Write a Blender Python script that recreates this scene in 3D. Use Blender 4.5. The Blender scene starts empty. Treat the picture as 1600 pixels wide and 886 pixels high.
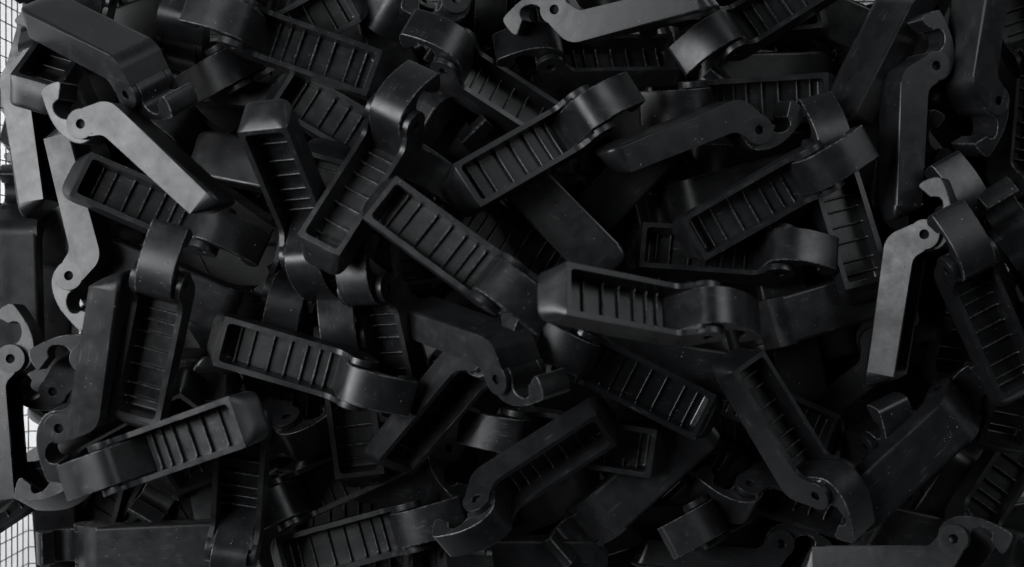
import bpy, bmesh, math, random
from mathutils import Vector, Matrix, Euler, Quaternion

random.seed(11)
scene = bpy.context.scene
C = scene.collection

# ------------------------------------------------------------------ camera
PX = 0.0005                                 # one photo pixel at the top of the pile is half a millimetre
cam_data = bpy.data.cameras.new('camera')
camera = bpy.data.objects.new('camera', cam_data); C.objects.link(camera)
camera.location = (0, 0, 2700*PX)
camera.rotation_euler = (0, 0, 0)
cam_data.sensor_fit = 'HORIZONTAL'
cam_data.angle = 2*math.atan(800/2400)
cam_data.clip_start = 0.01; cam_data.clip_end = 60
cam_data.dof.use_dof = True
cam_data.dof.focus_distance = 2430*PX
cam_data.dof.aperture_fstop = 5.6
scene.camera = camera

# ------------------------------------------------------------------ light
world = bpy.data.worlds.new('World'); scene.world = world
world.use_nodes = True
wbg = world.node_tree.nodes['Background']
wbg.inputs['Color'].default_value = (0.80, 0.88, 1.0, 1)
wbg.inputs['Strength'].default_value = 0.02

def area(name, loc, target, sx, sy, power, color):
    d = bpy.data.lights.new(name, 'AREA'); d.shape = 'RECTANGLE'
    d.size = sx; d.size_y = sy; d.energy = power; d.color = color
    o = bpy.data.objects.new(name, d); C.objects.link(o)
    o.location = loc
    o.rotation_euler = (Vector(target)-Vector(loc)).to_track_quat('-Z', 'Y').to_euler()
    return o
area('softbox_key', (-0.95, 0.20, 1.22), (-0.10, 0.0, 0.12), 0.6, 0.7, 12.8, (0.96, 0.98, 1.0))
table_light = area('added_table_light', (-1.25, 0.05, 0.36), (-0.62, 0.0, -0.03), 0.4, 1.2, 2.3, (0.97, 0.98, 1.0))  # added lamp without a visible source, whitens the tabletop beyond the left mesh
table_light.data.spread = math.radians(60)
area('softbox_fill', (1.15, 0.95, 1.30), (0.05, 0.0, 0.12), 1.1, 0.8, 7.5, (0.95, 0.98, 1.0))

scene.view_settings.view_transform = 'Standard'
scene.view_settings.look = 'None'
scene.view_settings.exposure = 0.0
scene.view_settings.gamma = 1.0
scene.cycles.max_bounces = 6
scene.cycles.use_denoising = True

# ------------------------------------------------------------------ materials
def new_mat(name):
    m = bpy.data.materials.new(name); m.use_nodes = True
    nt = m.node_tree
    return m, nt, nt.nodes, nt.links, nt.nodes['Principled BSDF']

def plastic_material(name, worn=False, rough=0.0):
    m, nt, N, Lk, b = new_mat(name)
    tc = N.new('ShaderNodeTexCoord'); oi = N.new('ShaderNodeObjectInfo')
    off = N.new('ShaderNodeVectorMath'); off.operation = 'SCALE'; off.inputs['Scale'].default_value = 7.0
    comb = N.new('ShaderNodeCombineXYZ')
    Lk.new(oi.outputs['Random'], comb.inputs[0]); Lk.new(oi.outputs['Random'], comb.inputs[1])
    Lk.new(comb.outputs[0], off.inputs[0])
    add = N.new('ShaderNodeVectorMath'); add.operation = 'ADD'
    Lk.new(tc.outputs['Object'], add.inputs[0]); Lk.new(off.outputs[0], add.inputs[1])
    P = add.outputs[0]
    def noise(scale, detail=4, rough=0.55):
        n = N.new('ShaderNodeTexNoise'); n.inputs['Scale'].default_value = scale
        n.inputs['Detail'].default_value = detail; n.inputs['Roughness'].default_value = rough
        Lk.new(P, n.inputs['Vector']); return n
    def ramp(src, a, b_, ca, cb):
        r = N.new('ShaderNodeMapRange'); r.inputs['From Min'].default_value = a; r.inputs['From Max'].default_value = b_
        r.inputs['To Min'].default_value = ca; r.inputs['To Max'].default_value = cb
        Lk.new(src, r.inputs['Value']); return r.outputs['Result']
    def mathn(op, x, y):
        n = N.new('ShaderNodeMath'); n.operation = op
        for i, v in enumerate((x, y)):
            if isinstance(v, (int, float)): n.inputs[i].default_value = v
            else: Lk.new(v, n.inputs[i])
        return n.outputs[0]
    smudge = noise(70, 5, 0.6); mottling = noise(420, 4, 0.6); grain = noise(2600, 2, 0.5)
    # roughness: mould sheen with handling smudges
    r = ramp(smudge.outputs['Fac'], 0.25, 0.72, 0.27, 0.44)
    r = mathn('ADD', r, ramp(mottling.outputs['Fac'], 0.35, 0.65, -0.015, 0.015))
    r = mathn('ADD', r, ramp(oi.outputs['Random'], 0, 1, -0.04+rough, 0.05+rough))
    Lk.new(r, b.inputs['Roughness'])
    # dust specks
    vo = N.new('ShaderNodeTexVoronoi'); vo.inputs['Scale'].default_value = 300; Lk.new(P, vo.inputs['Vector'])
    sp = ramp(vo.outputs['Distance'], 0.055, 0.10, 1.0, 0.0)
    sep = N.new('ShaderNodeSeparateColor'); Lk.new(vo.outputs['Color'], sep.inputs[0])
    pick = ramp(sep.outputs[0], 0.86, 0.865, 0.0, 1.0)
    dust = mathn('MULTIPLY', sp, pick)
    col = N.new('ShaderNodeMix'); col.data_type = 'RGBA'
    base = N.new('ShaderNodeMix'); base.data_type = 'RGBA'
    Lk.new(ramp(smudge.outputs['Fac'], 0.35, 0.7, 0, 1), base.inputs['Factor'])
    base.inputs['A'].default_value = (0.0090, 0.0093, 0.0103, 1)
    base.inputs['B'].default_value = (0.0128, 0.0132, 0.0143, 1)
    Lk.new(dust, col.inputs['Factor']); Lk.new(base.outputs['Result'], col.inputs['A'])
    col.inputs['B'].default_value = (0.32, 0.32, 0.33, 1)
    # scratches + grain
    mp = N.new('ShaderNodeMapping'); mp.inputs['Scale'].default_value = (60, 900, 900); mp.inputs['Rotation'].default_value = (0.3, 0.4, 0.5)
    Lk.new(P, mp.inputs['Vector'])
    sc = N.new('ShaderNodeTexNoise'); sc.inputs['Scale'].default_value = 1.0; sc.inputs['Detail'].default_value = 3
    Lk.new(mp.outputs[0], sc.inputs['Vector'])
    scf = mathn('MULTIPLY', ramp(sc.outputs['Fac'], 0.60, 0.68, 0.0, 1.0), ramp(smudge.outputs['Fac'], 0.48, 0.66, 0.0, 0.8))
    scuff = N.new('ShaderNodeMix'); scuff.data_type = 'RGBA'
    Lk.new(scf, scuff.inputs['Factor']); Lk.new(col.outputs['Result'], scuff.inputs['A']); scuff.inputs['B'].default_value = (0.075, 0.075, 0.079, 1)
    col = scuff
    if worn:                                    # rubbed edges, greyed further to paint in light along ribs and rims
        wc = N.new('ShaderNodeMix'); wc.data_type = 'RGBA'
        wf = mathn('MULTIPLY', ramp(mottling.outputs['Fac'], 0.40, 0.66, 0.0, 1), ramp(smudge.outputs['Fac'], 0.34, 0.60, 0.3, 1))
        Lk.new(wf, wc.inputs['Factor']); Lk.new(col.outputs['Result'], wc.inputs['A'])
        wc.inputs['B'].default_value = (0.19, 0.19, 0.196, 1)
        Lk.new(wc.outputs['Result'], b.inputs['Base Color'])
    else:
        Lk.new(col.outputs['Result'], b.inputs['Base Color'])
    b.inputs['Specular IOR Level'].default_value = 0.5
    h = mathn('ADD', mathn('MULTIPLY', grain.outputs['Fac'], 0.35), mathn('MULTIPLY', mottling.outputs['Fac'], 0.5))
    h = mathn('ADD', h, mathn('MULTIPLY', sc.outputs['Fac'], 0.5))
    h = mathn('ADD', h, mathn('MULTIPLY', smudge.outputs['Fac'], 2.0))
    bp = N.new('ShaderNodeBump'); bp.inputs['Strength'].default_value = 0.13; bp.inputs['Distance'].default_value = 0.0004
    Lk.new(h, bp.inputs['Height']); Lk.new(bp.outputs[0], b.inputs['Normal'])
    return m
PLASTIC = plastic_material('black_plastic')
OILY = plastic_material('oily_black_plastic', False, -0.20)
WORN_LIT = plastic_material('black_plastic_rubbed_lit_edge', True)

def steel_material():
    m, nt, N, Lk, b = new_mat('steel_wire')
    b.inputs['Metallic'].default_value = 1.0
    n = N.new('ShaderNodeTexNoise'); n.inputs['Scale'].default_value = 300
    r = N.new('ShaderNodeMapRange'); r.inputs['To Min'].default_value = 0.25; r.inputs['To Max'].default_value = 0.45
    Lk.new(n.outputs['Fac'], r.inputs['Value']); Lk.new(r.outputs['Result'], b.inputs['Roughness'])
    b.inputs['Base Color'].default_value = (0.20, 0.19, 0.18, 1)
    return m
STEEL = steel_material()

def table_material():
    m, nt, N, Lk, b = new_mat('white_tabletop')
    n = N.new('ShaderNodeTexNoise'); n.inputs['Scale'].default_value = 9
    mx = N.new('ShaderNodeMix'); mx.data_type = 'RGBA'
    mx.inputs['A'].default_value = (0.76, 0.76, 0.77, 1); mx.inputs['B'].default_value = (0.83, 0.83, 0.83, 1)
    Lk.new(n.outputs['Fac'], mx.inputs['Factor']); Lk.new(mx.outputs['Result'], b.inputs['Base Color'])
    b.inputs['Roughness'].default_value = 0.6
    return m
TABLE = table_material()

EDGE_SLOTS = [PLASTIC, WORN_LIT]
# ------------------------------------------------------------------ lever geometry
# All lever shapes are drawn in millimetre-like units (1 unit = 0.5 mm) and scaled by U.
U = 0.0005
EX, EZ = 241.0, 56.0            # hinge-pin centre of the lever
W2 = 38.0                       # half width of the tray

def arc_fillet(p0, p1, p2, r, n=8):
    """points rounding the corner p1 between p0 and p2 with radius r"""
    a = Vector((p0[0]-p1[0], p0[1]-p1[1])).normalized()
    b = Vector((p2[0]-p1[0], p2[1]-p1[1])).normalized()
    ang = a.angle(b)
    d = r / math.tan(ang/2)
    c = Vector(p1) + (a+b).normalized() * (r / math.sin(ang/2))
    s, e = Vector(p1)+a*d - c, Vector(p1)+b*d - c
    t0, t1 = math.atan2(s.y, s.x), math.atan2(e.y, e.x)
    dt = (t1-t0+math.pi) % (2*math.pi) - math.pi
    return [(c.x+r*math.cos(t0+dt*i/n), c.y+r*math.sin(t0+dt*i/n)) for i in range(n+1)]

def prism(bm, poly, y0, y1, ymap=None):
    """extrude an XZ polygon between y0 and y1"""
    f = ymap or (lambda y, z: y)
    a = [bm.verts.new((x, f(y0, z), z)) for x, z in poly]
    b = [bm.verts.new((x, f(y1, z), z)) for x, z in poly]
    n = len(poly)
    bm.faces.new(a); bm.faces.new(b[::-1])
    for i in range(n):
        bm.faces.new((a[i], b[i], b[(i+1) % n], a[(i+1) % n]))
    return a, b

def bm_mesh(bm, name, scale=True):
    bmesh.ops.recalc_face_normals(bm, faces=bm.faces)
    if scale:
        bmesh.ops.scale(bm, vec=(U, U, U), verts=bm.verts)
    me = bpy.data.meshes.new(name)
    bm.to_mesh(me); bm.free()
    return me

def bevelled(me, width, angle=42, seg=2, cutter=None, name=None):
    """apply (boolean and) bevel modifiers through the depsgraph, return a new mesh"""
    for p in me.polygons: p.use_smooth = True
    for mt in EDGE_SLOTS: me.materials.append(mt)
    o = bpy.data.objects.new('tmp', me); C.objects.link(o)
    co = None
    if cutter is not None:
        co = bpy.data.objects.new('tmpc', cutter); C.objects.link(co)
        m = o.modifiers.new('b', 'BOOLEAN'); m.object = co; m.operation = 'DIFFERENCE'; m.solver = 'EXACT'
    if width:
        m = o.modifiers.new('v', 'BEVEL'); m.width = width*U; m.segments = seg
        m.limit_method = 'ANGLE'; m.angle_limit = math.radians(angle); m.harden_normals = True
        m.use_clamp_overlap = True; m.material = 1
    m = o.modifiers.new('n', 'WEIGHTED_NORMAL'); m.weight = 100; m.keep_sharp = True
    dg = bpy.context.evaluated_depsgraph_get(); dg.update()
    out = bpy.data.meshes.new_from_object(o.evaluated_get(dg), depsgraph=dg)
    bpy.data.objects.remove(o)
    if co: bpy.data.objects.remove(co)
    out.name = name or me.name
    return out

ND = Vector((math.cos(math.radians(55)), math.sin(math.radians(55))))     # neck direction
NN = Vector((ND.y, -ND.x))                                               # neck normal, closed side

def neck(off, s):          # point on the neck: off from the pin centre line to the closed side, s along it
    v = Vector((EX, EZ)) + NN*off + ND*s
    return (v.x, v.y)

def cross_z(off, z):       # where the neck line at offset `off` meets height z
    p = neck(off, 0); s = (z - p[1]) / ND.y
    return (p[0] + ND.x*s, z)

def make_body_mesh():
    zr = 45.0
    c_open = cross_z(-22.6, zr); c_closed = cross_z(22.6, 0)
    poly = [(25, 0)]
    poly += arc_fillet((25, 0), c_closed, neck(22.6, 0), 32, 10)
    poly += [neck(21.3, -9), neck(-21.3, -9)]
    poly += arc_fillet(neck(-22.6, 0), c_open, (25, zr), 20, 8)
    poly += [(25, zr)]
    bm = bmesh.new()
    a, b = prism(bm, poly, -W2, W2)
    bm.edges.ensure_lookup_table()
    nb = 12                        # closed outline edges: rounded long corners
    es = []
    for ring in (a, b):
        for i in range(nb-1):
            e = bm.edges.get((ring[i], ring[i+1]))
            if e: es.append(e)
    bmesh.ops.bevel(bm, geom=es, offset=6, segments=4, profile=0.5, affect='EDGES')
    outer = bm_mesh(bm, 'outer')
    # cavity
    bm = bmesh.new()
    ci = cross_z(15, 9)
    poly = [(31.5, 130)] + [(32.0, 15)] + arc_fillet((32.0, 45), (33, 9), (100, 9), 4, 4)[1:]
    poly += arc_fillet((100, 9), ci, neck(15, 0), 24, 8)
    poly += [neck(15, 90)]
    dr = lambda y, z: y * (0.93 + 0.07*max(0, min(1, z/45)))
    a, b = prism(bm, poly, -31.3, 31.3, dr)
    es = []
    for ring in (a, b):
        for i in range(0, 5):
            e = bm.edges.get((ring[i], ring[i+1]))
            if e: es.append(e)
    bmesh.ops.bevel(bm, geom=es, offset=6.5, segments=4, profile=0.5, affect='EDGES')
    cav = bm_mesh(bm, 'cavity')
    return bevelled(outer, 2.0, 42, 3, cav, 'lever_body')

def make_tip_mesh():
    zr = 45.0
    ring = []
    for i in range(9): ring.append((W2 - 2*W2*i/8, zr))                 # rim edge
    zs = [36, 24, 14]
    w = lambda z: W2
    for z in zs: ring.append((-w(z), z))
    r = 7.0
    for i in range(6):
        t = math.pi/2*i/5
        ring.append((-w(0)+r-r*math.cos(t), r-r*math.sin(t)))
    for i in range(1, 6): ring.append((-w(0)+r + (2*w(0)-2*r)*i/6, 0))
    for i in range(6):
        t = math.pi/2*(1-i/5)
        ring.append((w(0)-r+r*math.cos(t), r-r*math.sin(t)))
    for z in zs[::-1]: ring.append((w(z), z))
    n = len(ring)
    bm = bmesh.new()
    rings = []
    def slope(z): return 2.0 + 26.0*(1-max(0, z)/zr)**0.8
    cz = 17.0
    for k in range(15):
        s_ = 1 - (k/14)**1.7                       # 1 at the outline, 0 at the middle
        f = max(0.0, 1 - s_**4.2)**0.5
        if k == 14: break
        rings.append([bm.verts.new((25.05 - slope(cz+(z-cz)*s_)*f, y*s_, cz+(z-cz)*s_)) for y, z in ring])
    for a, b in zip(rings, rings[1:]):
        for i in range(n):
            bm.faces.new((a[i], a[(i+1) % n], b[(i+1) % n], b[i]))
    cv = bm.verts.new((25.05-slope(cz), 0, cz))
    for i in range(n): bm.faces.new((rings[-1][i], rings[-1][(i+1) % n], cv))
    me = bm_mesh(bm, 'lever_tip')
    for p in me.polygons: p.use_smooth = True
    return me

def make_ear_mesh(side):
    """hinge ear: a drilled disc"""
    R, r, ya, yb = 22.6, 7.0, 27.9, 38.06
    prof = [(r, ya), (R-1.2, ya), (R-0.35, ya+0.35), (R, ya+1.2), (R, yb-0.7), (R-0.2, yb-0.2), (R-0.7, yb),
            (r+0.5, yb), (r, yb-0.5)]
    bm = bmesh.new(); n = 36; rings = []
    for i in range(n):
        t = 2*math.pi*i/n
        rings.append([bm.verts.new((EX+q*math.cos(t), side*y, EZ+q*math.sin(t))) for q, y in prof])
    m = len(prof)
    for i in range(n):
        a, b = rings[i], rings[(i+1) % n]
        for k in range(m):
            bm.faces.new((a[k], a[(k+1) % m], b[(k+1) % m], b[k]))
    return bevelled(bm_mesh(bm, 'e'), 0, 44, 2, None, 'lever_hinge_ear')

HOOK = [(-43, -51), (-21.5, 14), (-18, 21), (-13, 26.5), (-6, 30.8), (2, 33.5), (9, 34.8), (17, 35.1), (26, 34.5), (37, 32.3),
        (48, 28.6), (60, 23), (72, 16.3), (82, 10.2), (85.2, 7), (86, 3), (85, -2), (81.5, -10), (77, -17.5),
        (73, -21.8), (70, -22.8), (67.2, -21.4), (61, -11.5), (55, -2.2), (56.6, 1.5), (57.4, 5), (57, 9), (55, 12.8), (51, 15.7), (46, 17.2),
        (40, 17.4), (35, 16.5), (30, 14.3), (26, 11), (23.6, 7), (22.4, 2), (22.3, -3), (20.6, -9), (17.3, -14.2),
        (8, -22), (-8, -48), (-20, -52.5), (-43, -52.5)]

def make_hook_mesh():
    bm = bmesh.new()
    prism(bm, [(EX+x, EZ+z) for x, z in HOOK], -26.8, 26.8)
    me = bm_mesh(bm, 'h')
    out = bevelled(me, 1.5, 44, 2, None, 'lever_hook')
    return out

def make_web_mesh():
    """the sloping web that closes the neck between the side walls"""
    bm = bmesh.new()
    p = [(-42.2, -51), (-21.2, 12.0), (-15, 17), (-4, 17), (8, -2), (6, -22), (-8, -48), (-20, -52), (-42.2, -52)]
    prism(bm, [(EX+x, EZ+z) for x, z in p], -31.7, 31.7)
    return bevelled(bm_mesh(bm, 'w'), 0, 44, 2, None, 'lever_web')

RIBS = [(48, 15.5), (69, 14.5), (99, 15.5), (125, 15), (150, 15.5), (170, 14.5), (187, 15.5)]
def make_rib_mesh(h):
    bm = bmesh.new()
    t0, t1 = 2.0, 1.35
    yb, yt = 29.6, 30.6
    v = []
    for y, z, t in ((-yb, 7.5, t0), (-yt, h+5.0, t1), (-yt+6, h, t1), (yt-6, h, t1), (yt, h+5.0, t1), (yb, 7.5, t0)):
        v.append((bm.verts.new((-t, y, z)), bm.verts.new((t, y, z))))
    n = len(v)
    bm.faces.new([p[0] for p in v]); bm.faces.new([p[1] for p in v][::-1])
    for i in range(n):
        a, b = v[i], v[(i+1) % n]
        bm.faces.new((a[0], a[1], b[1], b[0]))
    return bevelled(bm_mesh(bm, 'r'), 0.9, 50, 2, None, 'lever_rib')

def make_burr_mesh(seed):
    """torn scraps of flash left on the side of a hook"""
    r = random.Random(seed); bm = bmesh.new()
    for i in range(9):
        t = r.uniform(0.1, 0.95)
        x = EX + 12 + 66*t; z = EZ + 30*(1-t)**0.6 - 8*t + r.uniform(-4, 2)
        m = Matrix.Translation((x, 26.3*(1 if seed % 2 else -1), z)) @ Euler((r.uniform(-.5, .5), r.uniform(0, 3), r.uniform(-.5, .5))).to_matrix().to_4x4() @ Matrix.Diagonal((r.uniform(2, 5), r.uniform(3, 8), r.uniform(1.2, 3), 1))
        g = bmesh.ops.create_cone(bm, cap_ends=True, segments=5, radius1=0.6, radius2=0.25, depth=1.0, matrix=m)
    return bevelled(bm_mesh(bm, 'f'), 0, 44, 2, None, 'lever_torn_flash')

# ------------------------------------------------------------------ where every lever lies (metres, quaternion)
POSES = {
    'Z1': (-0.05365, 0.1672, 0, 0.9415, -0, 0, -0.3369),
    'Z3': (-0.35733, 0.19252, 0.01948, 0.0626, 0.6931, -0.7156, 0.0606),
    'Z7': (0.20254, -0.16048, 0.00279, 0.2484, -0.0327, -0.1264, 0.9598),
    'Z8': (-0.19818, -0.25144, 0.01948, 0.0667, -0.6414, -0.7622, -0.0561),
    'Z14': (0.09469, -0.16796, 0.00557, 0.2868, 0.0378, -0.1249, -0.949),
    'Z15': (0.03409, 0.10529, 0.03448, 0.9962, 0.0003, 0.0872, -0.0037),
    'Z22': (0.24093, -0.27457, 0.03879, 0.6229, 0.0131, 0.1556, 0.7666),
    'Z23': (-0.13695, 0.2118, 0.00279, 0.3374, -0.0444, 0.1227, -0.9323),
    'Z24': (-0.12626, 0.05273, 0.02644, 0.0739, -0.0739, -0.7032, 0.7032),
    'Z26': (-0.08903, -0.2467, 0.03645, 0.5941, -0.5941, -0.3834, 0.3834),
    'Z28': (0.38634, 0.13702, 0, 0.1268, -0, -0, -0.9919),
    'Z29': (0.07046, -0.11444, 0.02895, 0.9176, 0.1524, 0.0339, -0.3655),
    'Z31': (0.34059, -0.04758, 0.05467, 0, 0.7231, 0.6907, 0),
    'Z32': (-0.00789, 0.15252, 0.0415, 0.105, 0.105, -0.6993, -0.6993),
    'Z34': (0.07584, -0.08367, 0.04664, 0.035, -0.9124, -0.4, -0.0798),
    'Z35': (-0.25423, -0.24425, 0.06721, 0.457, 0.457, 0.5396, 0.5396),
    'Z36': (-0.10966, -0.12176, 0.05939, 0.4923, -0.0758, 0.0431, 0.866),
    'Z37': (0.12781, 0.06409, 0.05855, 0.6723, -0.6723, 0.219, -0.219),
    'Z38': (-0.31939, 0.08738, 0.02617, 0.8549, -0, 0, -0.5188),
    'Z39': (-0.17844, -0.22754, 0.05106, 0.9909, 0.1305, 0.0041, 0.0314),
    'Z41': (0.2309, 0.21565, 0.01965, 0.0145, 0.9824, -0.1652, 0.0859),
    'Z42': (0.14924, 0.06921, 0.07571, 0.079, 0.4217, 0.9026, -0.0369),
    'Z46': (0.4309, -0.07516, 0.07769, 0, 0.1337, 0.991, 0),
    'Z48': (-0.20849, -0.16281, 0.08234, 0.4686, 0.4686, 0.5296, 0.5296),
    'Z49': (-0.13964, 0.0491, 0.03901, 0.9344, -0.123, 0.0437, -0.3316),
    'Z50': (0.33426, 0.1994, 0.05332, 0, 0.9744, -0.2246, -0),
    'Z51': (-0.13036, 0.18897, 0.05965, 0.0011, 0.0878, 0.1291, -0.9877),
    'Z52': (-0.20229, -0.15812, 0.04767, 0.7014, 0.7063, -0.0334, 0.0898),
    'Z53': (-0.28847, -0.12101, 0.04608, 0, 0.4704, 0.8824, 0),
    'Z54': (0.33381, -0.02747, 0.07037, 0.3194, 0, 0, 0.9476),
    'Z55': (0.33387, 0.14066, 0.02618, 0.9447, 0.1244, -0.0396, -0.3007),
    'Z56': (0.04821, 0.09752, 0.04084, 0.7409, 0.0975, -0.0867, -0.6588),
    'Z57': (-0.33911, -0.26207, 0.0115, 0.7909, 0, 0, 0.6119),
    'Z59': (-0.02046, -0.21326, 0.0453, 0.4604, 0.4604, 0.5367, 0.5367),
    'Z60': (-0.13802, 0.02017, 0.04981, 0.574, 0, 0, 0.8189),
    'Z62': (-0.11278, 0.14124, 0.05993, 0.9869, 0, 0, 0.1615),
    'Z63': (0.36055, -0.02342, 0.09844, 0, 0.1013, -0.9949, -0),
    'Z65': (0.12481, 0.22616, 0.03892, 0.7071, 0.7071, -0.0061, -0.0061),
    'Z66': (-0.39227, -0.27379, 0.01948, 0.0618, -0.7022, -0.7066, -0.0614),
    'Z67': (-0.08015, -0.01325, 0.05237, 0.6617, 0.0871, 0.0972, 0.7384),
    'Z68': (-0.39965, -0.12153, 0.04511, 0.8824, 0.1162, 0.0595, 0.452),
    'Z69': (-0.36533, 0.13467, 0.05682, 0, 0.6352, -0.7724, -0),
    'Z70': (0.10989, -0.21364, 0.07662, 0.1506, 0.0283, -0.7065, -0.6909),
    'Z71': (-0.18178, 0.13598, 0.09898, 0.0496, 0.0496, 0.7054, 0.7054),
    'Z72': (0.22351, -0.24123, 0.05232, 0.6556, 0.6556, 0.2648, 0.2648),
    'Z73': (0.40762, 0.04946, 0.05869, 0.3058, -0.3058, -0.6376, 0.6376),
    'N3': (-0.01553, 0.05083, 0.12255, 0.0325, 0.5269, 0.8488, -0.0304),
    'A11': (-0.17839, 0.05523, 0.07629, 0.3028, 0.0485, 0.0942, 0.9471),
    'N2': (-0.08181, 0.13143, 0.1219, 0.0134, 0.6055, 0.7898, -0.0975),
    'B13': (-0.12801, 0.05252, 0.14356, 0.2166, 0.8418, 0.4734, 0.1425),
    'A8': (-0.38009, 0.36044, 0.03796, 0.7831, 0.2444, 0.0403, -0.5705),
    'N1': (0.21223, 0.24388, 0.08176, 0.0036, 0.9781, -0.2073, 0.0171),
    'D10': (0.37787, -0.01473, 0.06996, 0.5939, -0.2822, -0.4157, 0.6283),
    'B9': (-0.17564, 0.28827, 0.10227, 0.1405, -0.9023, 0.3289, -0.2407),
    'K11': (0.07696, -0.22319, 0.13382, 0.0432, -0.0134, -0.9984, -0.0354),
    'A9': (-0.23627, 0.31729, 0.1056, 0.1027, 0.6122, -0.7799, 0.0806),
    'C9': (0.26056, 0.21824, 0.07947, 0.0587, -0.0339, -0.1755, -0.9821),
    'D6': (0.26923, 0.17542, 0.06739, 0.1318, 0.022, -0.9899, -0.0481),
    'J7': (-0.05658, -0.16959, 0.12234, 0.0413, -0.116, -0.9921, -0.0224),
    'A12': (-0.25516, 0.10574, 0.13242, 0.0858, 0.9762, -0.111, 0.1654),
    'E6b': (-0.31075, -0.1006, 0.1, 0.0487, -0.6865, -0.7251, 0.026),
    'B12': (-0.00514, 0.36672, 0.0325, 0.6776, 0.0747, 0.022, -0.7313),
    'K12': (-0.05404, -0.33458, 0.14612, 0.2147, -0.7465, -0.6298, 0.0078),
    'C7': (0.25357, 0.09314, 0.1182, 0.0044, 0.1272, -0.9913, -0.0346),
    'J6': (-0.06945, -0.01366, 0.09347, 0.6975, 0.4055, -0.3424, -0.4815),
    'E4b': (-0.24403, -0.05542, 0.12043, 0.0124, 0.0124, 0.7715, -0.636),
    'F9': (0.06479, -0.00734, 0.13498, 0.105, 0.2658, -0.9515, -0.1141),
    'A2': (-0.39643, 0.26195, 0.0575, 0.4661, -0.3574, 0.5812, -0.5633),
    'C6': (0.06169, 0.05075, 0.11526, 0.0172, -0.9181, -0.3939, -0.0401),
    'H3': (0.35657, -0.08483, 0.08064, 0.7412, 0.064, -0.0714, 0.6644),
    'M2': (-0.22759, -0.06282, 0.14142, 0.0907, -0.4951, 0.8625, 0.052),
    'A13': (-0.34623, 0.09115, 0.07527, 0.0377, -0.5733, -0.8, -0.1731),
    'E7': (-0.40993, 0.13685, 0.09402, 0.7399, 0.592, -0.2136, -0.2374),
    'H4': (0.41097, -0.04738, 0.0709, 0.8185, 0.0616, 0.064, 0.5676),
    'K9': (0.32004, -0.24485, 0.07122, 0.0212, -0.8737, -0.4845, -0.0381),
    'B2': (-0.18901, 0.15542, 0.1368, 0.9604, -0.0787, -0.0236, -0.2662),
    'E4': (-0.20996, -0.09342, 0.14994, 0.0081, -0.0544, -0.7172, -0.6947),
    'G9': (0.21348, -0.14328, 0.10392, 0.6531, -0.6791, -0.2712, 0.1966),
    'K2': (0.15641, -0.10671, 0.14671, 0.0654, 0.3469, -0.9353, 0.0243),
    'A4': (-0.38358, 0.04998, 0.13074, 0.4979, 0.4228, 0.5102, 0.5595),
    'H8': (0.28486, -0.18753, 0.05602, 0.5463, 0.4066, -0.1081, 0.7243),
    'J1': (-0.06858, -0.12534, 0.12234, 0.212, -0.0279, -0.0773, -0.9738),
    'K8': (0.29425, -0.19863, 0.08847, 0.0046, 0.9934, -0.1059, 0.0434),
    'E6': (-0.32884, 0.0213, 0.14178, 0.0429, -0.9779, 0.2016, 0.0357),
    'J3': (-0.28612, -0.1465, 0.12095, 0.9443, 0.2741, 0.0335, 0.1793),
    'K3': (0.23314, -0.16106, 0.04159, 0.2106, -0.2694, -0.1385, -0.9295),
    'A5': (-0.34135, 0.12829, 0.14566, 0.5539, 0.565, -0.4735, -0.387),
    'F4': (-0.13739, 0.11059, 0.16747, 0.6104, 0.0345, 0.0267, -0.7909),
    'G8': (0.23337, -0.09764, 0.13789, 0, 0.6365, 0.7713, 0),
    'K4': (0.30648, -0.18936, 0.10158, 0.1278, -0.0649, -0.3362, 0.9308),
    'A10': (-0.11624, 0.23262, 0.12565, 0.245, 0.021, 0.095, -0.9646),
    'B8': (0.04519, 0.0022, 0.12973, 0.2811, 0.1498, 0.0441, 0.9469),
    'D4': (0.41092, 0.1958, 0.08636, 0.6385, -0.2148, 0.211, -0.7083),
    'D11': (0.38575, -0.04875, 0.13056, 0.515, 0.1542, 0.0665, 0.8406),
    'F5': (-0.11536, -0.15832, 0.14877, 0.663, 0.0326, -0.0289, 0.7473),
    'H7': (0.43442, -0.10188, 0.081, 0.46, -0.0628, 0.0262, -0.8853),
    'H9': (0.26038, -0.12718, 0.12905, 0.2087, -0.008, 0.0463, 0.9769),
    'I2': (-0.19169, -0.08631, 0.23351, 0.6199, 0.2167, 0.1836, -0.7315),
    'G5': (0.17128, -0.0726, 0.1853, 0.0174, 0.0786, 0.9968, -0.0014),
    'I4': (-0.4702, -0.20953, 0.105, 0.9438, 0.1536, 0.0914, 0.2782),
    'B11': (0.06966, 0.26199, 0.1222, 0.0118, 0.0873, -0.7078, 0.7009),
    'B3': (-0.17333, 0.13113, 0.27018, 0.715, 0.3301, 0.1442, -0.5992),
    'D5': (0.38253, 0.29168, 0.09745, 0.8057, 0.0093, -0.0609, -0.5891),
    'D12': (0.44967, -0.064, 0.16759, 0.129, -0.4689, -0.8645, -0.1268),
    'G4': (0.07673, 0.00815, 0.18196, 0.047, 0.3886, 0.9202, -0.0009),
    'I3': (-0.23783, -0.06644, 0.18134, 0.2343, -0.0815, 0.479, -0.8421),
    'A3': (-0.36437, 0.12803, 0.192, 0.7374, -0.2306, 0.3054, 0.5567),
    'C4': (0.26235, 0.15137, 0.11554, 0.032, -0.0022, 0.0697, -0.997),
    'D2b': (0.30212, 0.17983, 0.10299, 0.3659, -0.5184, 0.6469, -0.423),
    'K6': (0.09665, -0.23326, 0.0825, 0.6417, -0.7658, 0.0189, -0.0387),
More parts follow.
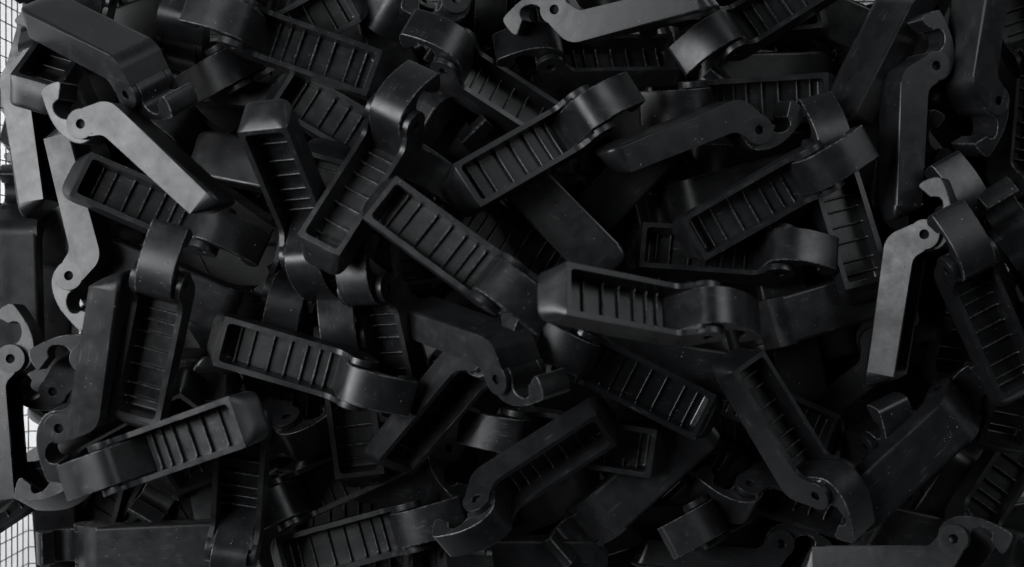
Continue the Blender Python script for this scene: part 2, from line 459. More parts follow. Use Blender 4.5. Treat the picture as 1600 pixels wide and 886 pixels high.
    'A7': (-0.34309, 0.08417, 0.16357, 0.972, -0.1104, 0.0671, -0.1962),
    'B7': (0.04502, 0.10772, 0.11595, 0.2442, 0.151, 0.1899, 0.9389),
    'C2': (0.14228, 0.17615, 0.08712, 0.049, -0.0856, -0.2765, -0.9559),
    'F3': (-0.07302, -0.10943, 0.16005, 0.6349, -0.0543, -0.2657, 0.7235),
    'G7': (0.31436, 0.00137, 0.15076, 0.0949, 0.1383, -0.9857, 0.0133),
    'J5': (0.1228, -0.1311, 0.15409, 0.0721, -0.046, -0.0316, 0.9958),
    'D1': (0.24854, 0.12701, 0.15048, 0.3966, 0.7623, 0.4749, 0.1899),
    'D2a': (0.28678, 0.04761, 0.16244, 0.4456, 0.5694, 0.5288, 0.4445),
    'D3': (0.35486, 0.26359, 0.17841, 0.3495, -0.5561, 0.6522, -0.3785),
    'D9': (0.27337, -0.01583, 0.15815, 0.6069, -0.0132, 0.0975, 0.7887),
    'C3': (0.27293, 0.25522, 0.11679, 0.2716, 0.0503, -0.1123, -0.9545),
    'E1': (-0.40503, -0.06686, 0.095, 0.0678, -0.704, -0.7069, 0.0062),
    'K5': (0.23178, -0.23359, 0.11722, 0.6441, -0.7463, -0.1302, -0.1058),
    'G2': (0.15589, -0.10396, 0.1829, 0.2305, -0.0101, -0.0424, 0.9721),
    'A6': (-0.20498, 0.05986, 0.22774, 0.177, -0.3125, -0.6988, 0.6186),
    'C1': (0.15622, 0.20503, 0.19687, 0.0329, -0.1716, 0.6675, 0.7238),
    'H5': (0.37538, -0.12987, 0.14393, 0.7619, 0.1229, -0.1238, 0.6237),
    'I5': (-0.22755, -0.21163, 0.10824, 0.0174, 0.0182, -0.9997, 0.0003),
    'G3': (0.09109, 0.0238, 0.12556, 0.9813, -0.1757, -0.0622, -0.0486),
    'H6': (0.24936, -0.17688, 0.21153, 0.0487, -0.9291, -0.366, 0.0192),
    'B1': (-0.0953, 0.15552, 0.15175, 0.1651, 0.033, 0.0386, 0.985),
    'C5': (0.0644, 0.10041, 0.19833, 0.6435, 0.7336, 0.2153, 0.0356),
    'E3': (-0.27581, 0.00842, 0.23882, 0.394, 0.4955, -0.5212, -0.5723),
    'J4': (-0.10478, -0.1347, 0.18163, 0.822, 0.3756, 0.0764, 0.4212),
    'F6': (-0.07811, -0.01103, 0.17448, 0.5477, 0.7319, -0.3287, 0.237),
    'E9': (0.27168, -0.07794, 0.17966, 0.6352, 0.4074, 0.3042, 0.5814),
    'J2': (-0.1891, -0.22098, 0.13119, 0.989, -0.0285, -0.048, 0.1372),
    'E8': (0.37927, -0.08796, 0.19043, 0.5254, 0.0867, 0.0073, 0.8464),
    'K1': (0.07425, -0.09184, 0.1799, 0.2782, -0.0728, 0.3007, -0.9093),
    'A1': (-0.3685, 0.22085, 0.16524, 0.4194, 0.8493, -0.3015, 0.1092),
    'B5': (-0.13898, 0.00913, 0.24095, 0.8414, -0.2116, -0.0116, 0.4971),
    'E2': (-0.40572, -0.18146, 0.14434, 0.4854, 0.4672, 0.5308, 0.5142),
    'E5': (-0.27746, -0.10787, 0.19957, 0.7866, 0.0315, -0.0969, 0.609),
    'F1': (-0.09988, 0.06305, 0.25032, 0.9414, -0.0845, -0.0913, -0.3135),
    'F2': (-0.22717, -0.03669, 0.19308, 0.9889, 0.0494, -0.0245, -0.1381),
    'I1': (-0.17399, -0.09084, 0.25707, 0.1686, 0.174, 0.0133, -0.9701),
    'C8': (0.12927, 0.03094, 0.15269, 0.9615, 0.0684, -0.0538, 0.2608),
    'G6': (0.15775, -0.05404, 0.1922, 0.8272, -0.2777, 0.1364, -0.469),
    'B6': (-0.04713, 0.06046, 0.20839, 0.9524, -0.0848, 0.1118, 0.2705),
    'G1': (0.01465, -0.00813, 0.3215, 0.9533, -0.181, 0.2381, -0.0431),
    'Y0': (-0.24123, -0.10207, 0.0005, 1, 0, 0, 0),
    'Y1': (0.2882, -0.08901, 0.04605, 0, 1, 0, 0),
    'Y2': (-0.30727, 0.01495, 0.04605, 0, 1, 0, 0),
    'Y3': (-0.20913, -0.19845, 0.0005, 1, 0, 0, 0),
    'Y4': (0.05921, -0.20826, 0.04605, 0, 1, 0, 0),
    'Y5': (-0.39333, -0.09677, 0.04605, 0, 0.7071, 0.7071, 0),
    'Y6': (0.13303, -0.12892, 0.0005, 1, 0, 0, 0),
    'Y7': (-0.31505, 0.1454, 0.04605, 0, 1, 0, 0),
    'Y8': (-0.09926, -0.15632, 0.04605, 0, 1, 0, 0),
    'Y9': (0.32835, 0.13889, 0.0005, 1, 0, 0, 0),
    'Y10': (-0.02849, 0.16966, 0.04605, 0, 1, 0, 0),
    'Y11': (0.15146, -0.24845, 0.04605, 0, 0.9659, 0.2588, 0),
    'Y12': (0.2491, -0.12395, 0.0005, 0.866, 0, 0, 0.5),
    'Y13': (0.37607, -0.21495, 0.04605, 0, 0.9962, 0.0872, 0),
    'Y14': (-0.25836, 0.24333, 0.04605, 0, 0.1736, -0.9848, -0),
    'Y15': (-0.32509, -0.14628, 0.0005, 0.5, -0, -0, -0.866),
    'Y16': (0.1535, 0.11142, 0.04605, 0, 1, 0, 0),
    'Y17': (0.13998, -0.00412, 0.04605, 0, 1, 0, 0),
    'Y18': (0.26131, 0.06894, 0.0005, 0.6428, 0, 0, 0.766),
    'Y19': (0.34661, -0.13579, 0.04605, 0, 0.1736, 0.9848, 0),
    'Y20': (-0.01045, -0.09775, 0.04605, 0, 1, 0, 0),
    'Y21': (-0.02718, 0.28753, 0.0005, 0.6428, -0, -0, -0.766),
    'Y22': (-0.36114, 0.05193, 0.04605, 0, 0.866, 0.5, 0),
    'Y23': (-0.33891, -0.04948, 0.04605, 0, 1, 0, 0),
    'Y24': (-0.03898, 0.22215, 0.0005, 0.9962, 0, 0, 0.0872),
    'Y25': (0.2241, -0.04176, 0.04605, 0, 0.9063, 0.4226, 0),
    'Y26': (-0.08086, 0.19721, 0.04605, 0, 0.1736, 0.9848, 0),
    'Y27': (-0.34155, -0.23149, 0.0005, 0.9659, 0, 0, 0.2588),
    'Y28': (0.1321, -0.28396, 0.04605, 0, 0.4226, 0.9063, 0),
    'Y29': (0.03946, -0.00562, 0.04605, 0, 0.9848, 0.1736, 0),
    'Y30': (-0.16279, 0.00577, 0.0005, 0.342, 0, 0, 0.9397),
    'Y31': (0.03697, 0.05375, 0.04605, 0, 1, 0, 0),
    'Y32': (0.10762, -0.06388, 0.04605, 0, 0.9962, 0.0872, 0),
    'Y33': (0.43577, 0.24277, 0.0005, 0.0872, -0, -0, -0.9962),
    'Y34': (-0.04427, -0.21254, 0.04605, 0, 0.9848, 0.1736, 0),
}

# what each lever looks like and where it lies
LABELS = {
'A1': 'lever with a long smooth back and low drilled ear, topmost in the upper left corner',
'A2': 'grey side-lit lever standing against the left mesh wall, drilled ear pointing down',
'A3': 'lever plunging tip up, its short ribbed tray under the smooth-backed lever at upper left',
'A4': 'grey lever on its side between the mesh-wall lever and the pale crank-shaped one',
'A5': 'pale side-lit lever at left shaped like a crank, drilled ear at its lower end',
'A6': 'pale side-lit lever lying across a ribbed tray at upper left, drilled ear uppermost',
'A7': 'open ribbed lever sloping down right beneath the pale side-lit one at upper left',
'A8': 'rounded hook end of a lever reaching in from the top left edge',
'A9': 'lever back up under the top edge, head hidden below the big hook at upper left',
'A10': 'lever whose squared hook juts out below the large ribbed lever at the top',
'A11': 'deep ribbed lever between the squared upper left hook and the upright wide-tipped lever',
'A12': 'lever back up under the upright wide-tipped lever, only its smooth rounded end out',
'A13': 'dark steep lever beneath the pale side-lit one at upper left, mostly covered',
'M2': 'dark lever back up below the nearly level ribbed one, its rounded end upward',
'N1': 'deep lever back up below the top edge behind the big bare-backed upper right lever',
'N2': 'deep dark lever in the gap right of the large ribbed lever at the top',
'N3': 'deep dark lever below the curled hook of the tall leaning lever',
'B1': 'large open ribbed lever at the top left of centre, hook toward upper left',
'B2': 'ribbed lever directly beneath the large open one at the top, sloping down right',
'B3': 'upright ribbed lever with a wide rounded tip on top, left of the leaning lever',
'B5': 'tall leaning ribbed lever left of centre whose hook curls over at its top end',
'B6': 'topmost ribbed lever just above centre, its broad hook at the upper right',
'B7': 'ribbed lever sloping under the topmost one above centre, curled hook at upper left',
'B8': 'ribbed lever running beneath the bare-backed one near the centre, hook pointing up left',
'B9': 'deep lever at the top edge left of the curled hook, mostly covered',
'B11': 'lever on its side at the top edge, left of the pale one and cut off',
'B12': 'rounded head of a lever reaching in from the top edge behind the curled hook',
'B13': 'deep lever back up under the tall leaning ribbed lever left of centre',
'C1': 'pale side-lit lever along the top edge right of centre, notched hook at left',
'C2': 'ribbed lever lying level below the pale side-lit one at the top edge',
'C3': 'ribbed lever rising off the top edge, its squared hook at the lower left',
'C4': 'level ribbed lever near the top right of centre with a flat hook at its left',
'C5': 'lever on its side across the level flat-hooked ribbed one, drilled ear at right',
'C6': 'lever back up below the flat-hooked level lever, its worn end at lower left',
'C7': 'deep lever back up behind the long open ribbed lever right of centre',
'C8': 'long open ribbed lever right of centre rising to a broad upper right hook',
'C9': 'deep ribbed lever under the two levers along the top edge right of centre',
'D1': 'big bare-backed lever at upper right leaning right, drilled ear at the top edge',
'D2b': 'lever standing on its side right of the big bare-backed one, drilled ear low',
'D2a': 'lever on its side next to the standing one at upper right, drilled ear high',
'D3': 'bare-backed lever hanging from the top edge at upper right, hook and ear downward',
'D4': 'upright ribbed lever along the right edge, partly cut off by the frame',
'D5': 'ribbed lever crossing the top right corner, mostly outside the frame',
'D6': 'dark lever back up behind the flat-hooked level ribbed one, rounded end to the right',
'D9': 'steep narrow ribbed lever right of the long open one, passing under its hook',
'D10': 'deep lever below the lever hanging from the top edge at upper right',
'D11': 'lever with only its upright rounded hook showing, just above the pale standing lever',
'D12': 'lever back up at the right edge, only its hook end inside the frame',
'E1': 'lever standing back up against the left edge, its narrow hook end upward',
'E2': 'dark lever at the lower left edge with an open hook and ear at its top',
'E3': 'dark lever leaning on its side left of an upright ribbed one, ear low',
'E4': 'lever behind the dark leaning one at left, only its open claw sticking out',
'E4b': 'lever behind the dark leaning one at left, drilled ear showing below an open claw',
'E5': 'upright ribbed lever right of the dark leaning one at left, hook at top',
'E6': 'lever back up behind the upright ribbed one at left, its wide end leftward',
'E6b': 'deep lever beneath the upright ribbed lever at left, showing only as dark slivers',
'E7': 'deep lever on its side below the pale crank-shaped one at left',
'F1': 'open ribbed lever at the centre left, sloping down right to a gleaming hook',
'F2': 'open ribbed lever below centre left, nearly level, hook at its right end',
'F3': 'narrow upright ribbed lever right of the nearly level one below centre left',
'F4': 'lever whose broad hook points down behind the nearly level ribbed one, leftmost of two',
'F5': 'upright lever passing under the nearly level ribbed one, hook above, tray end below',
'F6': 'lever back up near the centre, bending down right to a drilled ear',
'F9': 'deep lever back up behind the bent lever near the centre',
'G1': 'open ribbed lever right of centre lying almost level, hook to the right',
'G2': 'glossy ribbed lever below the almost level one, gleaming hook at upper left',
'G3': 'level ribbed lever crossed by the long open one right of centre',
'G4': 'bare-backed lever sloping down right at the centre beside the topmost ribbed one',
'G5': 'lever back up under the glossy ribbed one, mostly covered',
'G6': 'topmost ribbed lever at lower right sloping down to a large torn hook',
'G7': 'bare-backed lever right of the almost level ribbed one, its rounded bend catching light',
'G8': 'dark lever back up below the bare-backed one right of centre, rounded end down',
'G9': 'lever on its side rising to a drilled ear near the pale standing lever',
'E9': 'pale side-lit lever standing at right, drilled ear and open claw at its top',
'E8': 'ribbed lever at right sloping down from a blocky hook beside the pale lever',
'H3': 'deep ribbed lever between the pale standing lever and the sloping one at right',
'H4': 'deep ribbed lever at the right edge above the rising ribbed lever',
'H5': 'ribbed lever entering from the right edge tip downward, above the broad bare-backed one',
'H6': 'broad bare-backed lever at lower right rising to a narrow upper right hook',
'H7': 'ribbed lever in the lower right corner running down behind a drilled ear',
'H8': 'lever standing steeply at lower right, its hook and round ear facing up',
'H9': 'ribbed lever crossing under the topmost one at lower right, tray end to the right',
'I1': 'open ribbed lever at lower left rising to the right, hook at lower left',
'I2': 'upright ribbed lever at the bottom left running off the lower edge hook down',
'I3': 'lever under the hook of the rising lower left one, its open claw leftward',
'I4': 'ribbed lever in the lower left corner running in from the left edge',
'I5': 'large bare-backed lever lying level along the bottom edge at left',
'J1': 'lever with a squared hook pointing down left beside the upright tray at bottom left',
'J2': 'open ribbed lever along the bottom edge left of centre, hook toward the right',
'J3': 'dark lever whose rough curved hook shows below the nearly level ribbed one',
'J4': 'lever leaning on its long side below centre, rounded tip down left',
'J5': 'ribbed lever under the leaning ones below centre, squared gleaming hook at left',
'J6': 'deep lever on its side below centre, only its ear and hook edge showing',
'J7': 'deep lever back up beneath the squared hook at bottom left of centre',
'K1': 'leaning lever at the bottom centre with drilled ear and toothed hook at lower left',
'K2': 'bare-backed lever right of the bottom centre, stepping down to a narrow hook',
'K3': 'lever with a broad torn hook pointing down left, right of the bare-backed one',
'K4': 'lever with an open claw to the left, under the topmost lower right one',
'K5': 'grey lever on its side along the bottom right edge, ear and claw rightward',
'K6': 'lever on its side along the bottom edge, ear below the large torn hook',
'K8': 'dark lever back up just above the grey one along the bottom right edge',
'K9': 'dark lever back up right of the broad bare-backed one at lower right',
'K11': 'deep lever back up at the bottom edge right of the toothed hook',
'K12': 'deep lever reaching in from the bottom edge below the toothed hook',
'Y14': 'buried lever glimpsed between the smooth-backed corner lever and the covered top left lever',
'Y26': 'buried lever glimpsed between the large top ribbed lever and the squared upper left hook',
'Y24': 'buried lever glimpsed between the pale top edge lever and the rounded top edge head',
'Y33': 'buried lever glimpsed between the hanging bare-backed lever and the big leaning bare-backed lever',
'Y21': 'buried lever glimpsed between the curled-hook ribbed lever and the cut-off top edge lever',
'Z65': 'buried lever glimpsed between the level tray near the top and the big leaning bare-backed lever',
'Z40': 'buried lever glimpsed between the large top ribbed lever and the covered top left lever',
'Z13': 'buried lever glimpsed between the side-lying lever upper right and the flat-hooked level lever',
'Z50': 'buried lever glimpsed between the high-eared side-lying lever and the big leaning bare-backed lever',
'Z51': 'buried lever glimpsed between the squared upper left hook and the covered top left lever',
'Z41': 'buried lever glimpsed between the hanging bare-backed lever and the high-eared side-lying lever',
'Y18': 'buried lever glimpsed between the steep narrow tray and the side-lying lever upper right',
'Z62': 'buried lever glimpsed between the level tray near the top and the curled-hook ribbed lever',
'Z71': 'buried lever glimpsed between the squared upper left hook and the upright wide-tipped lever',
'Z3': 'buried lever glimpsed between the smooth-backed corner lever and the pale lever across a tray',
'Z60': 'buried lever glimpsed between the second ribbed lever from top and the upright wide-tipped lever',
'Y10': 'buried lever glimpsed between the level tray near the top and the topmost lever above centre',
'Z32': 'buried lever glimpsed between the large top ribbed lever and the second ribbed lever from top',
'Z30': 'buried lever glimpsed between the pale lever across a tray and the plunging ribbed lever',
'Y9': 'buried lever glimpsed between the hanging bare-backed lever and the upright rounded hook',
'Y7': 'buried lever glimpsed between the upright wide-tipped lever and the smooth rounded lever end',
'Z42': 'buried lever glimpsed between the topmost lever above centre and the side-lying lever upper right',
'Z28': 'buried lever glimpsed between the high-eared side-lying lever and the upright rounded hook',
'Z1': 'buried lever glimpsed between the central bare-backed lever and the curled-hook ribbed lever',
'Z21': 'buried lever glimpsed between the central bare-backed lever and the topmost lever above centre',
'Z23': 'buried lever glimpsed between the smooth rounded lever end and the squared upper left hook',
'Z55': 'buried lever glimpsed between the upright rounded hook and the right edge upright tray',
'Z73': 'buried lever glimpsed between the high-eared side-lying lever and the long open ribbed lever',
'Y16': 'buried lever glimpsed between the side-lying lever upper right and the long open ribbed lever',
'Z15': 'buried lever glimpsed between the side-lying lever upper right and the worn bare-backed lever',
'Y22': 'buried lever glimpsed between the tray under the pale lever and the pale crank-shaped lever',
'Z64': 'buried lever glimpsed between the right edge upright tray and the right edge hook end',
'Z56': 'buried lever glimpsed between the central bare-backed lever and the worn bare-backed lever',
'Z67': 'buried lever glimpsed between the centre left ribbed lever and the narrow upright tray',
'Z24': 'buried lever glimpsed between the tray under the pale lever and the upright wide-tipped lever',
'Z54': 'buried lever glimpsed between the crossed level tray and the long open ribbed lever',
'Z69': 'buried lever glimpsed between the pale crank-shaped lever and the left edge standing lever',
'Z31': 'buried lever glimpsed between the pale standing lever and the high-eared side-lying lever',
'Y31': 'buried lever glimpsed between the worn bare-backed lever and the crossed level tray',
'Y30': 'buried lever glimpsed between the tray under the pale lever and the down-pointing broad hook',
'Z49': 'buried lever glimpsed between the centre left ribbed lever and the bent lever near centre',
'Z38': 'buried lever glimpsed between the wide bare end at left and the nearly level ribbed lever',
'Z4': 'buried lever glimpsed between the upright wide-tipped lever and the wide bare end at left',
'Y29': 'buried lever glimpsed between the crossed level tray and the central bare-backed lever',
'Y2': 'buried lever glimpsed between the tray under the pale lever and the upright ribbed left lever',
'Z5': 'buried lever glimpsed between the almost level ribbed lever and the crossed level tray',
'Z36': 'buried lever glimpsed between the down-pointing broad hook and the passing-under upright lever',
'Z18': 'buried lever glimpsed between the right edge hook end and the upright rounded hook',
'Y5': 'buried lever glimpsed between the left open claw and the pale crank-shaped lever',
'Z37': 'buried lever glimpsed between the crossed level tray and the rounded end hanging down',
'Y25': 'buried lever glimpsed between the bare bend right of centre and the rounded end hanging down',
'Z34': 'buried lever glimpsed between the almost level ribbed lever and the long open ribbed lever',
'Z33': 'buried lever glimpsed between the centre left ribbed lever and the ribbed lever at centre',
'Z48': 'buried lever glimpsed between the nearly level ribbed lever and the rising lower left lever',
'Y17': 'buried lever glimpsed between the almost level ribbed lever and the rounded end hanging down',
'Z63': 'buried lever glimpsed between the pale standing lever and the rising side-lying lever',
'Z53': 'buried lever glimpsed between the pale crank-shaped lever and the dark leaning lever',
'Y23': 'buried lever glimpsed between the upright ribbed left lever and the wide bare end at left',
'Z68': 'buried lever glimpsed between the dark leaning lever and the lower left edge claw',
'Z46': 'buried lever glimpsed between the pale standing lever and the broad bare-backed lever',
'Y32': 'buried lever glimpsed between the almost level ribbed lever and the bare bend right of centre',
'Y12': 'buried lever glimpsed between the rising side-lying lever and the rounded end hanging down',
'Z9': 'buried lever glimpsed between the rising side-lying lever and the bare bend right of centre',
'Z10': 'buried lever glimpsed between the bent lever near centre and the glossy ribbed lever',
'Y1': 'buried lever glimpsed between the steep hook and ear and the pale standing lever',
'Y20': 'buried lever glimpsed between the gleaming squared hook and the bent lever near centre',
'Y0': 'buried lever glimpsed between the rough curved hook and the nearly level ribbed lever',
'Z8': 'buried lever glimpsed between the bottom edge ribbed lever and the bottom left upright tray',
'Z59': 'buried lever glimpsed between the gleaming squared hook and the leaning long-sided lever',
'Z7': 'buried lever glimpsed between the glossy ribbed lever and the lower right claw',
'Y19': 'buried lever glimpsed between the steep hook and ear and the rising side-lying lever',
'Z29': 'buried lever glimpsed between the bare-backed bottom lever and the lower right claw',
'Y6': 'buried lever glimpsed between the topmost lower right lever and the crossing under-tray',
'Z22': 'buried lever glimpsed between the lower right claw and the topmost lower right lever',
'Y8': 'buried lever glimpsed between the toothed-hook leaning lever and the gleaming squared hook',
'Z2': 'buried lever glimpsed between the topmost lower right lever and the steep hook and ear',
'Z26': 'buried lever glimpsed between the bottom edge ribbed lever and the toothed-hook leaning lever',
'Y34': 'buried lever glimpsed between the toothed-hook leaning lever and the bare-backed bottom lever',
'Y27': 'buried lever glimpsed between the large level bottom lever and the rough curved hook',
'Z52': 'buried lever glimpsed between the squared bottom hook and the bottom left upright tray',
'Z14': 'buried lever glimpsed between the bare-backed bottom lever and the gleaming squared hook',
'Y15': 'buried lever glimpsed between the large level bottom lever and the rising lower left lever',
'Z57': 'buried lever glimpsed between the rising lower left lever and the rough curved hook',
'Z35': 'buried lever glimpsed between the bottom left upright tray and the rough curved hook',
'Z72': 'buried lever glimpsed between the bottom edge drilled ear and the grey bottom right lever',
'Z17': 'buried lever glimpsed between the lower right corner tray and the grey bottom right lever',
'Y13': 'buried lever glimpsed between the lower right corner tray and the dark bottom right back',
'Y3': 'buried lever glimpsed between the bottom edge ribbed lever and the squared bottom hook',
'Z66': 'buried lever glimpsed between the large level bottom lever and the lower left claw',
'Y4': 'buried lever glimpsed between the broad torn hook and the bare-backed bottom lever',
'Y11': 'buried lever glimpsed between the bottom edge drilled ear and the broad torn hook',
'Y28': 'buried lever glimpsed between the bottom edge drilled ear and the bare-backed bottom lever',
'Z70': 'deeply buried lever between the bare-backed bottom lever and the bottom edge drilled ear',
'Z39': 'buried lever glimpsed between the squared bottom hook and the toothed-hook leaning lever',
}

# ------------------------------------------------------------------ the tabletop and the wire basket
def link(name, me, mat=None, parent=None):
    o = bpy.data.objects.new(name, me); C.objects.link(o)
    if mat and not [m for m in me.materials if m]:
        me.materials.clear(); me.materials.append(mat)
    if parent: o.parent = parent
    return o

bm = bmesh.new()
bmesh.ops.create_grid(bm, x_segments=8, y_segments=8, size=3.0)
me = bpy.data.meshes.new('tabletop'); bm.to_mesh(me); bm.free()
table = link('tabletop', me, TABLE); table.location = (0, 0, -0.030); table['kind'] = 'structure'

BX0, BX1, BY0, BY1, BH = -852*U, 1000*U, -580*U, 497*U, 330*U

def wire(bm, p, q, r, n=6):
    p, q = Vector(p), Vector(q); d = (q-p).normalized()
    u = d.orthogonal().normalized(); v = d.cross(u)
    a = [bm.verts.new(p + (u*math.cos(2*math.pi*i/n)+v*math.sin(2*math.pi*i/n))*r) for i in range(n)]
    b = [bm.verts.new(q + (u*math.cos(2*math.pi*i/n)+v*math.sin(2*math.pi*i/n))*r) for i in range(n)]
    for i in range(n):
        f = bm.faces.new((a[i], a[(i+1) % n], b[(i+1) % n], b[i])); f.smooth = True
    bm.faces.new(a[::-1]); bm.faces.new(b)

basket = bpy.data.objects.new('wire_basket', None); C.objects.link(basket)
basket['label'] = 'steel wire mesh basket whose pale grid shows round the edges of the pile'
basket['category'] = 'basket'
STEP, RW = 29*U, 1.1*U

def mesh_panel(name, o, u, v, lu, lv):
    """welded wire grid spanned by unit vectors u, v"""
    bm = bmesh.new(); o, u, v = Vector(o), Vector(u), Vector(v); nrm = u.cross(v)
    nu, nv = int(lu/STEP), int(lv/STEP)
    for i in range(nu+1):
        p = o + u*(lu*i/nu); wire(bm, p, p+v*lv, RW)
    for j in range(nv+1):
        p = o + v*(lv*j/nv) + nrm*RW*1.8; wire(bm, p, p+u*lu, RW)
    me = bpy.data.meshes.new(name); bm.to_mesh(me); bm.free()
    ob = link(name, me, STEEL, basket); ob['kind'] = 'stuff'
    return ob
mesh_panel('basket_floor', (BX0, BY0, -0.003), (1, 0, 0), (0, 1, 0), BX1-BX0, BY1-BY0)
mesh_panel('basket_side', (BX0, BY0, 0), (0, 1, 0), (0, 0, 1), BY1-BY0, BH)
mesh_panel('basket_side', (BX1, BY0, 0), (0, 1, 0), (0, 0, 1), BY1-BY0, BH)
mesh_panel('basket_side', (BX0, BY1, 0), (1, 0, 0), (0, 0, 1), BX1-BX0, BH)
mesh_panel('basket_side', (BX0, BY0, 0), (1, 0, 0), (0, 0, 1), BX1-BX0, BH)
def rod(name, p, q, r):
    bm = bmesh.new(); wire(bm, p, q, r, 14)
    me = bpy.data.meshes.new(name); bm.to_mesh(me); bm.free()
    return link(name, me, STEEL, basket)
zr = BH
rod('rim_rod', (BX0, BY0, zr), (BX0, BY1, zr), 5*U); rod('rim_rod', (BX1, BY0, zr), (BX1, BY1, zr), 5*U)
rod('rim_rod', (BX0, BY0, zr), (BX1, BY0, zr), 5*U); rod('rim_rod', (BX0, BY1, zr), (BX1, BY1, zr), 5*U)
rod('middle_rod', (BX0-6*U, BY0, 215*U), (BX0-6*U, BY1, 215*U), 5*U)
for x in (-700, -250, 250, 700):
    rod('floor_rod', (x*U, BY0, -0.003-10*U), (x*U, BY1, -0.003-10*U), 8*U)

# ------------------------------------------------------------------ one lever, then its copies
PARTS = [('body', make_body_mesh(), (0, 0, 0)), ('tip', make_tip_mesh(), (0, 0, 0)),
         ('hinge_ear', make_ear_mesh(1), (0, 0, 0)), ('hinge_ear', make_ear_mesh(-1), (0, 0, 0)),
         ('hook', make_hook_mesh(), (0, 0, 0)), ('neck_web', make_web_mesh(), (0, 0, 0))]
rib_mesh = {}
for x, h in RIBS:
    if h not in rib_mesh: rib_mesh[h] = make_rib_mesh(h)
    PARTS.append(('rib', rib_mesh[h], (x*U, 0, 0)))
proto = bpy.data.objects.new('lever', None); C.objects.link(proto)
proto.empty_display_size = 0.02
for n, me, loc in PARTS:
    o = link(n, me, PLASTIC, proto); o.location = loc

TORN = {'K1': 1, 'K3': 3, 'G6': 5, 'D11': 7}
GLOSSY = {'G2'}
DEFAULT = 'black plastic lever buried deep in the pile with only slivers showing between others'
first = True
for key, (px, py, pz, qw, qx, qy, qz) in POSES.items():
    if first: root = proto; first = False
    else:
        root = proto.copy(); C.objects.link(root)
        for ch in list(proto.children):
            c = ch.copy(); C.objects.link(c); c.parent = root
    root.location = (px, py, pz)
    root.rotation_mode = 'QUATERNION'; root.rotation_quaternion = (qw, qx, qy, qz)
    root['label'] = LABELS.get(key, DEFAULT)
    root['category'] = 'lever'
    root['group'] = 'black plastic levers heaped in the wire basket' if key in LABELS else 'levers buried deep in the pile'
    if key in TORN:
        b = link('torn_flash', make_burr_mesh(TORN[key]), PLASTIC, root)
    if key in GLOSSY:                            # this one is wet with mould oil
        for c in root.children:
            if c.name.startswith('hook'): continue
            for sl in c.material_slots:
                sl.link = 'OBJECT'; sl.material = OILY

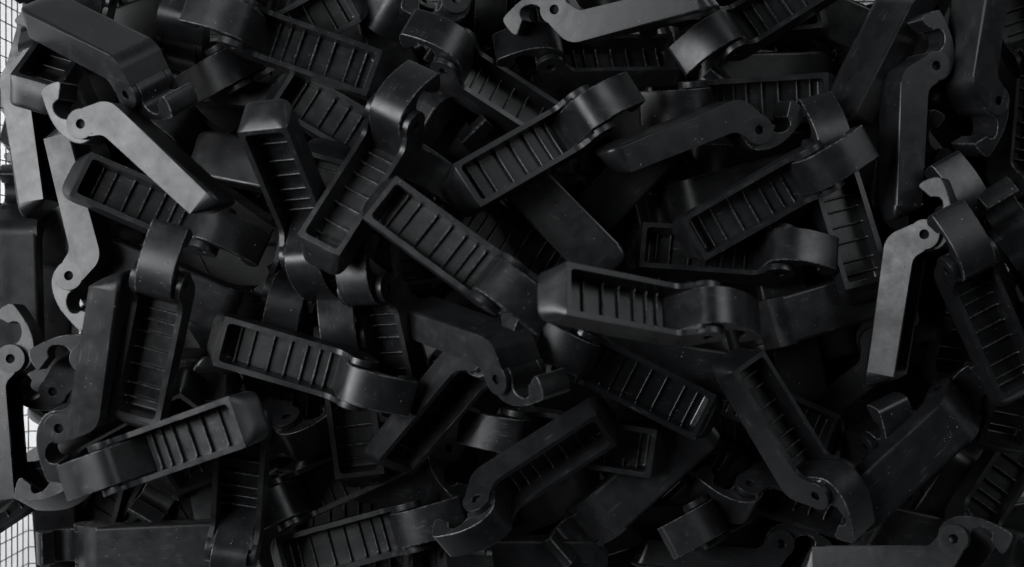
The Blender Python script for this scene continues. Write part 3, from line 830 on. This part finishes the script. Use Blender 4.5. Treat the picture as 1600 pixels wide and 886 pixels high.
# ------------------------------------------------------------------ crumbs of swarf and dust lying on the levers
CRUMBS = [(183,849,223),(789,65,293),(1265,133,249),(625,813,365),(1479,507,196),(1475,509,197),(1477,511,197),(377,825,386),(377,825,386),(377,825,386),(377,833,391),(1525,325,392),(401,185,553),(949,473,600),(939,483,612),(949,473,600),(941,477,613),(947,473,601),(1297,199,368),(1289,203,370),(873,341,354),(883,337,354),(873,337,353),(881,331,354),(591,275,460),(823,559,509),(1441,751,420),(529,359,476),(659,167,301),(181,857,223),(1011,225,417),(1003,225,419),(1021,215,415),(587,615,484),(953,467,596),(909,331,356),(955,501,652),(949,497,654),(945,511,639),(953,503,654),(231,127,422),(805,669,376),(1121,463,607),(339,673,494),(333,669,492),(339,671,494),(763,793,428),(145,743,514),(1213,307,336),(1057,555,367),(1065,557,367),(1067,551,368),(155,597,490),(879,225,376),(1569,151,352),(647,823,374),(1241,303,339),(1259,377,370),(1249,387,374),(1267,381,370),(1581,295,411),(491,569,401),(389,553,396),(869,371,354),(869,373,355),(875,361,355),(1027,595,376),(1543,485,409),(189,251,92),(1485,675,422),(1475,685,422),(1481,667,423),(1485,683,422),(1497,351,501),(1503,343,499),(249,495,441),(453,681,337),(1085,837,316),(1321,647,92),(1327,657,92),(1327,647,92),(295,801,10),(147,205,454),(153,201,455),(143,209,453),(1413,417,426),(1239,469,340),(1149,465,596),(451,49,319),(461,51,319),(669,179,310),(239,151,411),(233,145,420),(249,153,404),(237,161,414),(243,141,411),(1431,321,356),(1441,319,354),(1429,319,356),(407,217,501),(1485,651,424),(267,373,532),(1105,645,411),(375,773,385),(545,665,321),(1587,665,313),(339,227,278),(1023,181,306),(1255,793,188),(75,495,92),(1495,667,422),(1283,75,53),(1211,861,203),(551,419,469),(913,855,273),(1171,451,92),(1571,747,181),(1573,741,186),(1577,751,180),(1571,753,181),(1261,467,336),(1459,371,447),(1459,381,447),(1083,153,322),(1055,389,267),(1529,449,414),(1521,443,415),(1313,13,168),(1305,17,168),(1563,575,398),(85,387,114),(1153,799,266),(361,33,407),(1001,257,417),(1215,493,341),(1097,217,394),(1091,221,395),(1087,217,396),(1457,409,142),(1457,409,142),(1457,409,142),(363,459,265),(371,469,259),(457,477,404),(447,467,403),(467,485,403),(455,485,403),(455,483,403),(1393,647,384),(1129,461,605),(1127,451,602),(1125,471,609),(1125,463,606),(151,829,224),(363,845,401),(279,827,219),(129,161,188),(127,159,188),(161,841,224),(295,669,483),(1059,801,92),(1039,809,92),(1033,815,92),(1041,815,92),(1377,645,390),(1273,159,344),(753,719,129),(759,809,438),(1437,407,369),(1431,415,366),(1211,323,334),(107,325,338),(81,519,92),(1339,595,260),(1349,603,261),(1331,587,259),(1309,613,256),(869,321,353),(179,479,507),(999,33,396),(767,295,411),(773,299,410),(1399,837,181),(943,183,442),(265,337,321),(257,345,324),(265,327,319),(149,269,328),(149,269,328),(149,259,329),(1001,21,398),(999,19,398),(1011,29,400),(991,15,396),(361,849,404),(189,739,504),(399,383,371),(637,195,521),(641,195,518),(423,81,330),(1097,659,410),(1487,679,422),(269,415,540),(261,411,540),(259,409,539),(1367,427,316),(527,499,410),(789,855,284),(1251,439,276),(1245,431,276),(1255,437,276),(651,773,248),(655,769,248),(643,777,248),(391,427,92),(849,341,352),(1573,655,316),(495,753,268),(299,533,92),(291,539,92),(295,543,92),(299,523,92),(303,535,92),(1037,183,312),(1043,179,315),(1037,175,313),(1091,463,598),(173,447,511),(77,355,114),(79,345,114),(1219,533,337),(97,603,262),(133,519,499),(651,47,362),(95,585,265),(1067,273,144),(623,619,472),(627,627,469),(1313,473,326),(1309,479,327),(1249,599,276),(1355,153,321),(1455,659,426),(337,457,268),(341,451,268),(329,447,269),(337,451,269),(769,689,373),(763,683,372),(773,693,374),(777,693,375),(777,689,375),(1251,375,370),(1257,371,368),(1241,367,367),(1247,375,370),(1261,385,373),(611,537,359),(609,545,355),(613,529,363)]
bm = bmesh.new(); rc = random.Random(9)
for x, y, z in CRUMBS:
    k = (2700-z)/2400; r = rc.choice((0.45, 0.55, 0.7, 0.9, 1.2))
    mt = Matrix.Translation(((x-800)*k*U, (443-y)*k*U, (z+0.4*r)*U)) @ Euler((rc.uniform(0, 3), rc.uniform(0, 3), rc.uniform(0, 3))).to_matrix().to_4x4() @ Matrix.Diagonal((r*U*rc.uniform(.6, 1.9), r*U, r*U*.7, 1))
    bmesh.ops.create_icosphere(bm, subdivisions=1, radius=1.0, matrix=mt)
me = bpy.data.meshes.new('crumbs'); bm.to_mesh(me); bm.free()
cm, cnt, cN, cL, cb = new_mat('pale_plastic_dust')
cn = cN.new('ShaderNodeTexNoise'); cn.inputs['Scale'].default_value = 120
cx = cN.new('ShaderNodeMix'); cx.data_type = 'RGBA'
cx.inputs['A'].default_value = (0.03, 0.03, 0.031, 1); cx.inputs['B'].default_value = (0.34, 0.33, 0.32, 1)
cL.new(cn.outputs['Fac'], cx.inputs['Factor']); cL.new(cx.outputs['Result'], cb.inputs['Base Color']); cb.inputs['Roughness'].default_value = 0.8
crumbs = link('crumbs', me, cm); crumbs['kind'] = 'stuff'
crumbs['label'] = 'tiny pale crumbs and dust specks scattered over the black levers'; crumbs['category'] = 'crumbs'
